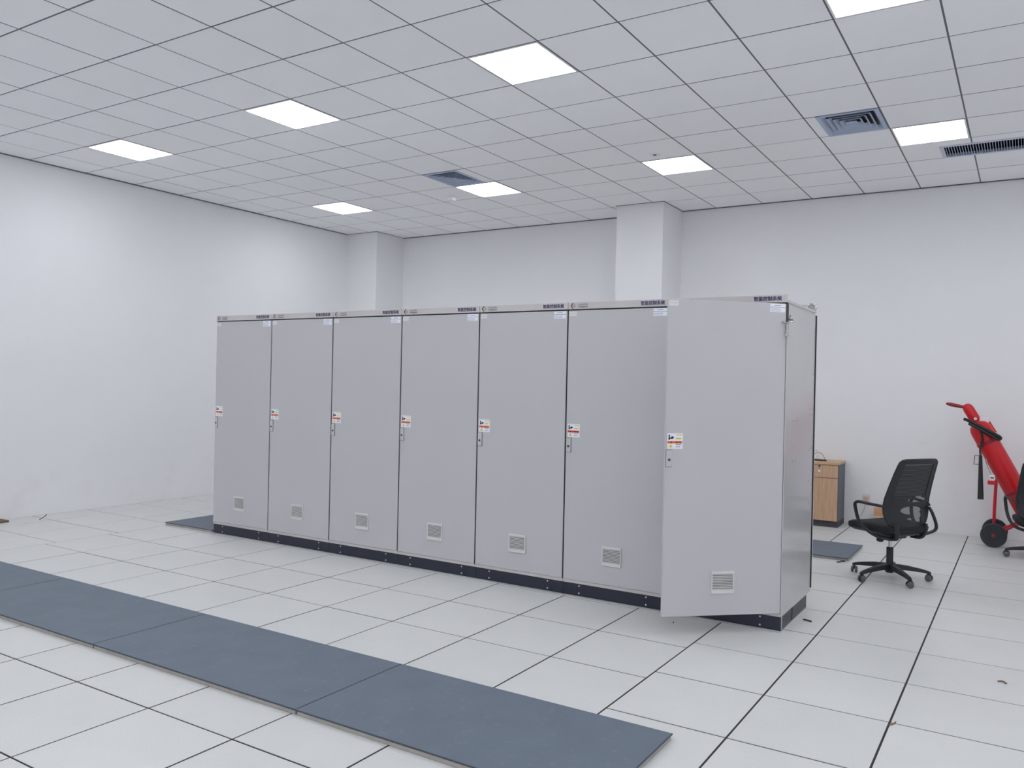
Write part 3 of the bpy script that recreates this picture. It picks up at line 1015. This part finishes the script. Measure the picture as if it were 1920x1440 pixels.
    MB().tube(out, 0.011, 8, closed=True).build('back_frame', 'black_plastic', r)
    # mesh sheet
    m = MB()
    vs, fs = [], []
    for j in range(25):
        for i in range(13):
            vs.append(back_pt(-0.97 + 1.94 * i / 12, 0.475 + 0.535 * j / 24, 0.006))
    for j in range(24):
        for i in range(12):
            fs.append((j * 13 + i, j * 13 + i + 1, j * 13 + 14 + i, j * 13 + 13 + i))
    m.add(vs, fs, True)
    ms = m.build('back_mesh', 'mesh_fabric', r)
    for k in range(35):
        z = 0.720 + 0.0076 * k
        MB().tube([back_pt(-0.76 + 1.52 * i / 8, z, -0.001) for i in range(9)], 0.0032, 5).build('mesh_thread', 'mesh_thread', ms)
    # arms: flat loops from the back to under the seat
    for s_ in (-1, 1):
        pts = [(0.238, -0.172, 0.635), (0.275, -0.12, 0.643), (0.303, -0.03, 0.650), (0.316, 0.045, 0.654), (0.320, 0.078, 0.634), (0.316, 0.072, 0.58), (0.305, 0.05, 0.50), (0.285, -0.01, 0.435), (0.250, -0.09, 0.390), (0.185, -0.16, 0.372), (0.12, -0.18, 0.372)]
        pp = bez([(p[0] * s_, p[1], p[2]) for p in pts], 5)
        ar = MB().tube(pp, 0.0155, 8, squash=0.8).build('armrest', 'black_plastic', r)
        if s_ > 0:
            pts = [(0.240, -0.176, 0.615), (0.272, -0.185, 0.56), (0.315, -0.185, 0.47), (0.312, -0.180, 0.425), (0.26, -0.165, 0.40), (0.17, -0.15, 0.385)]
            MB().tube(bez(pts, 5), 0.0155, 8, squash=0.8).build('arm_strut', 'black_plastic', ar)
        sp_ = [(0.10 * s_, -0.12, 0.375), (0.14 * s_, -0.185, 0.375), (0.16 * s_, -0.212, 0.42), (0.165 * s_, -0.208, 0.49)]
        MB().tube(bez(sp_, 5), 0.022, 8, squash=0.7).build('back_bracket', 'black_plastic', r)
    return r


ch1 = make_chair()
ch1.location = (-0.965, 7.30, 0)
ch1.rotation_euler = (0, 0, math.radians(55))
tag(ch1, 'black mesh-back swivel chair standing alone right of the cabinets', 'chair', 'black office chairs')
ch2 = copy_tree(ch1)
ch2.location = (0.160, 9.02, 0)
for c in ch2.children:      # this chair is set lower on its gas lift
    if c.name.split('.')[0] not in ('base_hub', 'base_leg', 'column_sleeve'):
        c.location.z -= 0.08
ch2.rotation_euler = (0, 0, math.radians(6))
tag(ch2, 'black swivel chair cut off by the right edge before the extinguisher', 'chair', 'black office chairs')

# ------------------------------------------------------------------ wheeled extinguisher
t = thing('wheeled_extinguisher', 'red wheeled fire extinguisher leaning by the back wall', 'extinguisher', (-0.27, 9.62, 0))
O = Vector((-0.27, 9.62, 0))


def L(x, z, y=9.62):
    return (x - O.x, y - O.y, z)


A_top = Vector(L(-0.432, 1.225))
A_bot = Vector(L(0.030, 0.360))
ax = (A_top - A_bot).normalized()
ln = (A_top - A_bot).length
rC = 0.107
prof = [(0.06, -0.012), (0.09, 0.0), (rC, 0.03), (rC, ln - 0.06), (rC * 0.97, ln - 0.030), (rC * 0.86, ln + 0.005), (rC * 0.66, ln + 0.028), (rC * 0.40, ln + 0.040), (0.030, ln + 0.046), (0.028, ln + 0.060)]
cyl = MB().lathe(prof, A_bot, ax, 36).build('cylinder', 'red_paint', t)
side = ax.cross(Vector((0, 1, 0))).normalized()    # to the lower left in the picture plane
# clamp bands
for hb in (0.22, 0.78):
    MB().lathe([(rC + 0.001, 0), (rC + 0.005, 0.002), (rC + 0.005, 0.030), (rC + 0.001, 0.032)], A_bot + ax * hb, ax, 36).build('clamp_band', 'red_dark', cyl)
v_base = A_bot + ax * (ln + 0.05)
MB().lathe([(0.026, 0), (0.026, 0.05), (0.022, 0.06)], v_base, ax, 16).build('valve_neck', 'brass', t)
cap0 = Vector(L(-0.468, 1.295, 9.60))
cap1 = Vector(L(-0.552, 1.438, 9.60))
cd = (cap1 - cap0).normalized()
cl = (cap1 - cap0).length
MB().lathe([(0.022, -0.03), (0.038, -0.02), (0.050, 0.0), (0.053, 0.02), (0.053, cl - 0.04), (0.047, cl - 0.015), (0.032, cl + 0.008), (0.010, cl + 0.018), (0.0, cl + 0.019)], cap0, cd, 24).build('valve_cap', 'red_paint', t)
MB().tube([L(-0.45, 1.275, 9.56), L(-0.425, 1.20, 9.545)], 0.016, 10).build('valve_stem', 'red_paint', t)
MB().tube([L(-0.565, 1.422, 9.60), L(-0.60, 1.426, 9.60), L(-0.70, 1.446, 9.60), L(-0.745, 1.455, 9.60)], [0.021, 0.020, 0.024, 0.012], 10, squash=0.9).build('push_handle', 'red_dark', t)
MB().lathe([(0.014, 0), (0.016, 0.006), (0.010, 0.012)], L(-0.462, 1.302, 9.548), (0, -1, 0), 12).build('pressure_port', 'paper_grey', t)
MB().box(*[q for q in (L(-0.415, 0)[0], L(-0.345, 0)[0], L(0, 0, 9.635)[1], L(0, 0, 9.637)[1], 1.265, 1.325)]).build('paper_tag', 'paper_white', t)
g = MB()     # triangular top guard behind the hose
p3 = [L(-0.365, 1.205, 9.66), L(-0.335, 1.285, 9.66), L(-0.262, 1.16, 9.66)]
q3 = [L(-0.365, 1.205, 9.672), L(-0.335, 1.285, 9.672), L(-0.262, 1.16, 9.672)]
g.add(p3 + q3, [(0, 2, 1), (3, 4, 5), (0, 1, 4, 3), (1, 2, 5, 4), (2, 0, 3, 5)])
g.build('top_guard', 'red_paint', t)
hs = bez([L(-0.565, 1.298, 9.53), L(-0.50, 1.272, 9.50), L(-0.38, 1.212, 9.48), L(-0.28, 1.155, 9.48), L(-0.236, 1.128, 9.485), L(-0.232, 1.108, 9.49), L(-0.262, 1.110, 9.485), L(-0.34, 1.157, 9.478), L(-0.43, 1.208, 9.48), L(-0.52, 1.255, 9.50)], 5)
MB().tube(hs, 0.0165, 8).build('hose', 'hose_black', t)
MB().tube(bez([L(-0.43, 1.235, 9.50), L(-0.405, 1.17, 9.49), L(-0.392, 1.09, 9.495), L(-0.405, 1.045, 9.50), L(-0.41, 0.98, 9.49), L(-0.405, 0.93, 9.47)], 6), 0.010, 8).build('discharge_hose', 'hose_black', t)
MB().lathe([(0.006, 0), (0.006, 0.008)], L(-0.415, 1.045, 9.505), (0, -1, 0), 10).build('hose_clip', 'brass', t)
hn = MB().lathe([(0.014, 0.0), (0.016, 0.01), (0.022, 0.22), (0.029, 0.445), (0.031, 0.45), (0.026, 0.448)], L(-0.404, 0.930, 9.46), (0.02, 0, -1), 20).build('discharge_horn', 'hose_black', t)
MB().tube([L(-0.40, 0.928, 9.46), L(-0.455, 0.928, 9.46), L(-0.462, 0.85, 9.46), L(-0.468, 0.838, 9.46), L(-0.42, 0.836, 9.46)], 0.0035, 6).build('horn_wire_handle', 'hose_black', hn)
# frame
fr = MB()
fr.tube([L(-0.262, 0.68, 9.52), L(-0.272, 0.40, 9.50), L(-0.276, 0.122, 9.52)], 0.013, 10)
fr.tube([L(-0.262, 0.68, 9.74), L(-0.272, 0.40, 9.76), L(-0.276, 0.122, 9.74)], 0.013, 10)
fr.build('strut', 'red_paint', t)
MB().tube([L(-0.27, 0.122, 9.42), L(-0.27, 0.122, 9.86)], 0.011, 10).build('axle', 'red_dark', t)
for yy in (9.52, 9.72):
    MB().tube([L(-0.25, 0.135, yy), L(-0.12, 0.205, yy), L(-0.02, 0.27, yy)], 0.013, 10).build('lower_bar', 'red_paint', t)
MB().tube([L(0.02, 0.0, 9.54), L(0.03, 0.30, 9.56), L(0.03, 0.30, 9.68), L(0.02, 0.0, 9.70)], 0.013, 10).build('rest_foot', 'red_paint', t)
MB().box(L(-0.335, 0)[0], L(-0.262, 0)[0], L(0, 0, 9.47)[1], L(0, 0, 9.51)[1], 0.635, 0.675, 0.003).build('hose_bracket', 'red_paint', t)
MB().box(L(-0.318, 0)[0], L(-0.272, 0)[0], L(0, 0, 9.478)[1], L(0, 0, 9.505)[1], 0.675, 0.735, 0.003).build('bracket_label', 'paper_white', t)
MB().box(L(-0.310, 0)[0], L(-0.280, 0)[0], L(0, 0, 9.474)[1], L(0, 0, 9.477)[1], 0.700, 0.712).build('bracket_label_print', 'ink_black', t)
MB().tube(bez([L(-0.36, 0.90, 9.50), L(-0.345, 0.84, 9.49), L(-0.325, 0.79, 9.495), L(-0.30, 0.73, 9.49)], 5), 0.006, 6).build('safety_chain', 'chrome', t)
for yy, nm in ((9.455, 1), (9.80, 2)):
    w = MB()
    c0 = L(-0.27, 0.122, yy)
    w.lathe([(0.085, -0.024), (0.112, -0.026), (0.1215, -0.016), (0.1215, 0.016), (0.112, 0.026), (0.085, 0.024)], c0, (0, -1, 0), 40)
    w = w.build('wheel', 'rubber', t)
    MB().lathe([(0.03, -0.02), (0.088, -0.018), (0.088, 0.014), (0.070, 0.008), (0.034, 0.012), (0.028, 0.018)], c0, (0, -1, 0), 40).build('wheel_disc', 'rubber', w)
    for k in range(5):
        an = 2 * math.pi * k / 5 + 0.3
        MB().tube([(c0[0] + 0.026 * math.cos(an), c0[1] - 0.013, c0[2] + 0.026 * math.sin(an)), (c0[0] + 0.086 * math.cos(an), c0[1] - 0.012, c0[2] + 0.086 * math.sin(an))], 0.0085, 6).build('wheel_spoke', 'caster_grey', w)
    MB().lathe([(0.020, 0.010), (0.020, 0.024), (0.010, 0.028)], c0, (0, -1, 0), 16).build('wheel_hub', 'red_dark', w)
    # tread blocks
    tr = MB()
    for k in range(32):
        an = 2 * math.pi * k / 32
        cx_, cz_ = c0[0] + 0.1218 * math.cos(an), c0[2] + 0.1218 * math.sin(an)
        tx, tz = -math.sin(an) * 0.007, math.cos(an) * 0.007
        nx, nz_ = math.cos(an) * 0.0018, math.sin(an) * 0.0018
        vs = []
        for yv in (-0.018, 0.018):
            for a_, b2 in ((-1, -1), (1, -1), (1, 0), (-1, 0)):
                vs.append((cx_ + tx * a_ + nx * b2, c0[1] + yv, cz_ + tz * a_ + nz_ * b2))
        tr.add(vs, [(0, 1, 2, 3), (7, 6, 5, 4), (0, 4, 5, 1), (1, 5, 6, 2), (2, 6, 7, 3), (3, 7, 4, 0)])
    tr.build('tread', 'rubber', w)

# ------------------------------------------------------------------ wall socket, cable, carton, scraps
t = thing('wall_socket', 'beige plugged wall socket low on the back wall behind the chair', 'socket', (-1.588, 10.02, 0.325))
MB().box(-0.043, 0.043, -0.009, -0.0005, -0.043, 0.043, 0.003).build('face_plate', 'paper_grey', t)
MB().box(-0.026, 0.020, -0.045, -0.009, -0.055, 0.018, 0.006).build('plug', 'plug_tan', t)
MB().tube(bez([(-0.01, -0.03, -0.05), (-0.015, -0.05, -0.12), (-0.05, -0.06, -0.20), (-0.13, -0.07, -0.27), (-0.22, -0.09, -0.312), (-0.27, -0.12, -0.319)], 6), 0.0045, 6).build('power_cord', 'cable_beige', t)

t = thing('cardboard_box', 'small brown cardboard box against the back wall behind the chair', 'box', (-1.36, 9.90, 0))
MB().box(-0.115, 0.115, -0.09, 0.09, 0.0005, 0.205, 0.002).build('carton', 'cardboard', t)
MB().add([(-0.115, -0.09, 0.205), (0.115, -0.09, 0.205), (0.115, -0.075, 0.245), (-0.115, -0.075, 0.245), (-0.115, -0.087, 0.205), (0.115, -0.087, 0.205), (0.115, -0.072, 0.245), (-0.115, -0.072, 0.245)],
         [(0, 1, 2, 3), (7, 6, 5, 4), (2, 6, 7, 3), (0, 3, 7, 4), (1, 5, 6, 2), (0, 4, 5, 1)]).build('flap', 'cardboard', t)
MB().box(-0.1155, 0.1155, -0.0908, -0.0902, 0.135, 0.15).build('packing_tape', 'cable_beige', t)

tag(MB().box(-0.17, 0.0, -0.13, 0.13, 0.001, 0.020, 0.002).build('brown_board', 'brown_board', None, (-9.14, 4.26, 0)), 'thin brown board lying by the left wall at the photo edge', 'board')


def scrap(label, loc, pts, rad, material='scrap_dark'):
    m = MB().tube(bez(pts, 4), rad, 6)
    tag(m.build('floor_scrap', material, None, loc), label, 'scrap', 'scraps lying on the floor')


scrap('short grey scrap on the floor right of the open cabinet', (-1.25, 5.62, 0.004), [(-0.03, 0.008, 0.002), (0, 0, 0.003), (0.028, -0.012, 0.002)], 0.005)
scrap('bent black cable offcut in front of the mat by the chair', (-1.43, 7.72, 0.005), [(-0.035, -0.03, 0.002), (-0.01, -0.02, 0.002), (0.0, 0.02, 0.004), (0.03, 0.03, 0.004)], 0.006, 'black_plastic')
scrap('small brown scrap on the tiles at the lower right', (-0.085, 5.04, 0.004), [(-0.025, 0.01, 0.0), (0.0, 0.012, 0.004), (0.018, -0.008, 0.001)], 0.004, 'brown_board')
scrap('tiny dark scrap on the floor in front of the open door', (-1.99, 5.05, 0.003), [(-0.004, 0.01, 0.0), (0.004, -0.008, 0.002)], 0.004)
scrap('small bent wire standing on the floor by the left wall', (-9.02, 4.65, 0.006), [(0.0, -0.02, 0.0), (0.02, 0.02, 0.03), (0.03, 0.04, 0.055)], 0.004)
scrap('tiny rust-red scrap beside a floor joint at the bottom right', (-0.51, 4.12, 0.003), [(-0.02, -0.03, 0.0), (0.0, 0.0, 0.002), (0.004, 0.03, 0.001)], 0.003, 'brown_board')
scrap('faint smudge-like scrap of tape stuck on the wall over the chair', (-1.016, 10.018, 0.994), [(-0.04, 0, -0.004), (0, 0, 0.004), (0.04, 0, 0.0)], 0.003, 'paper_grey')
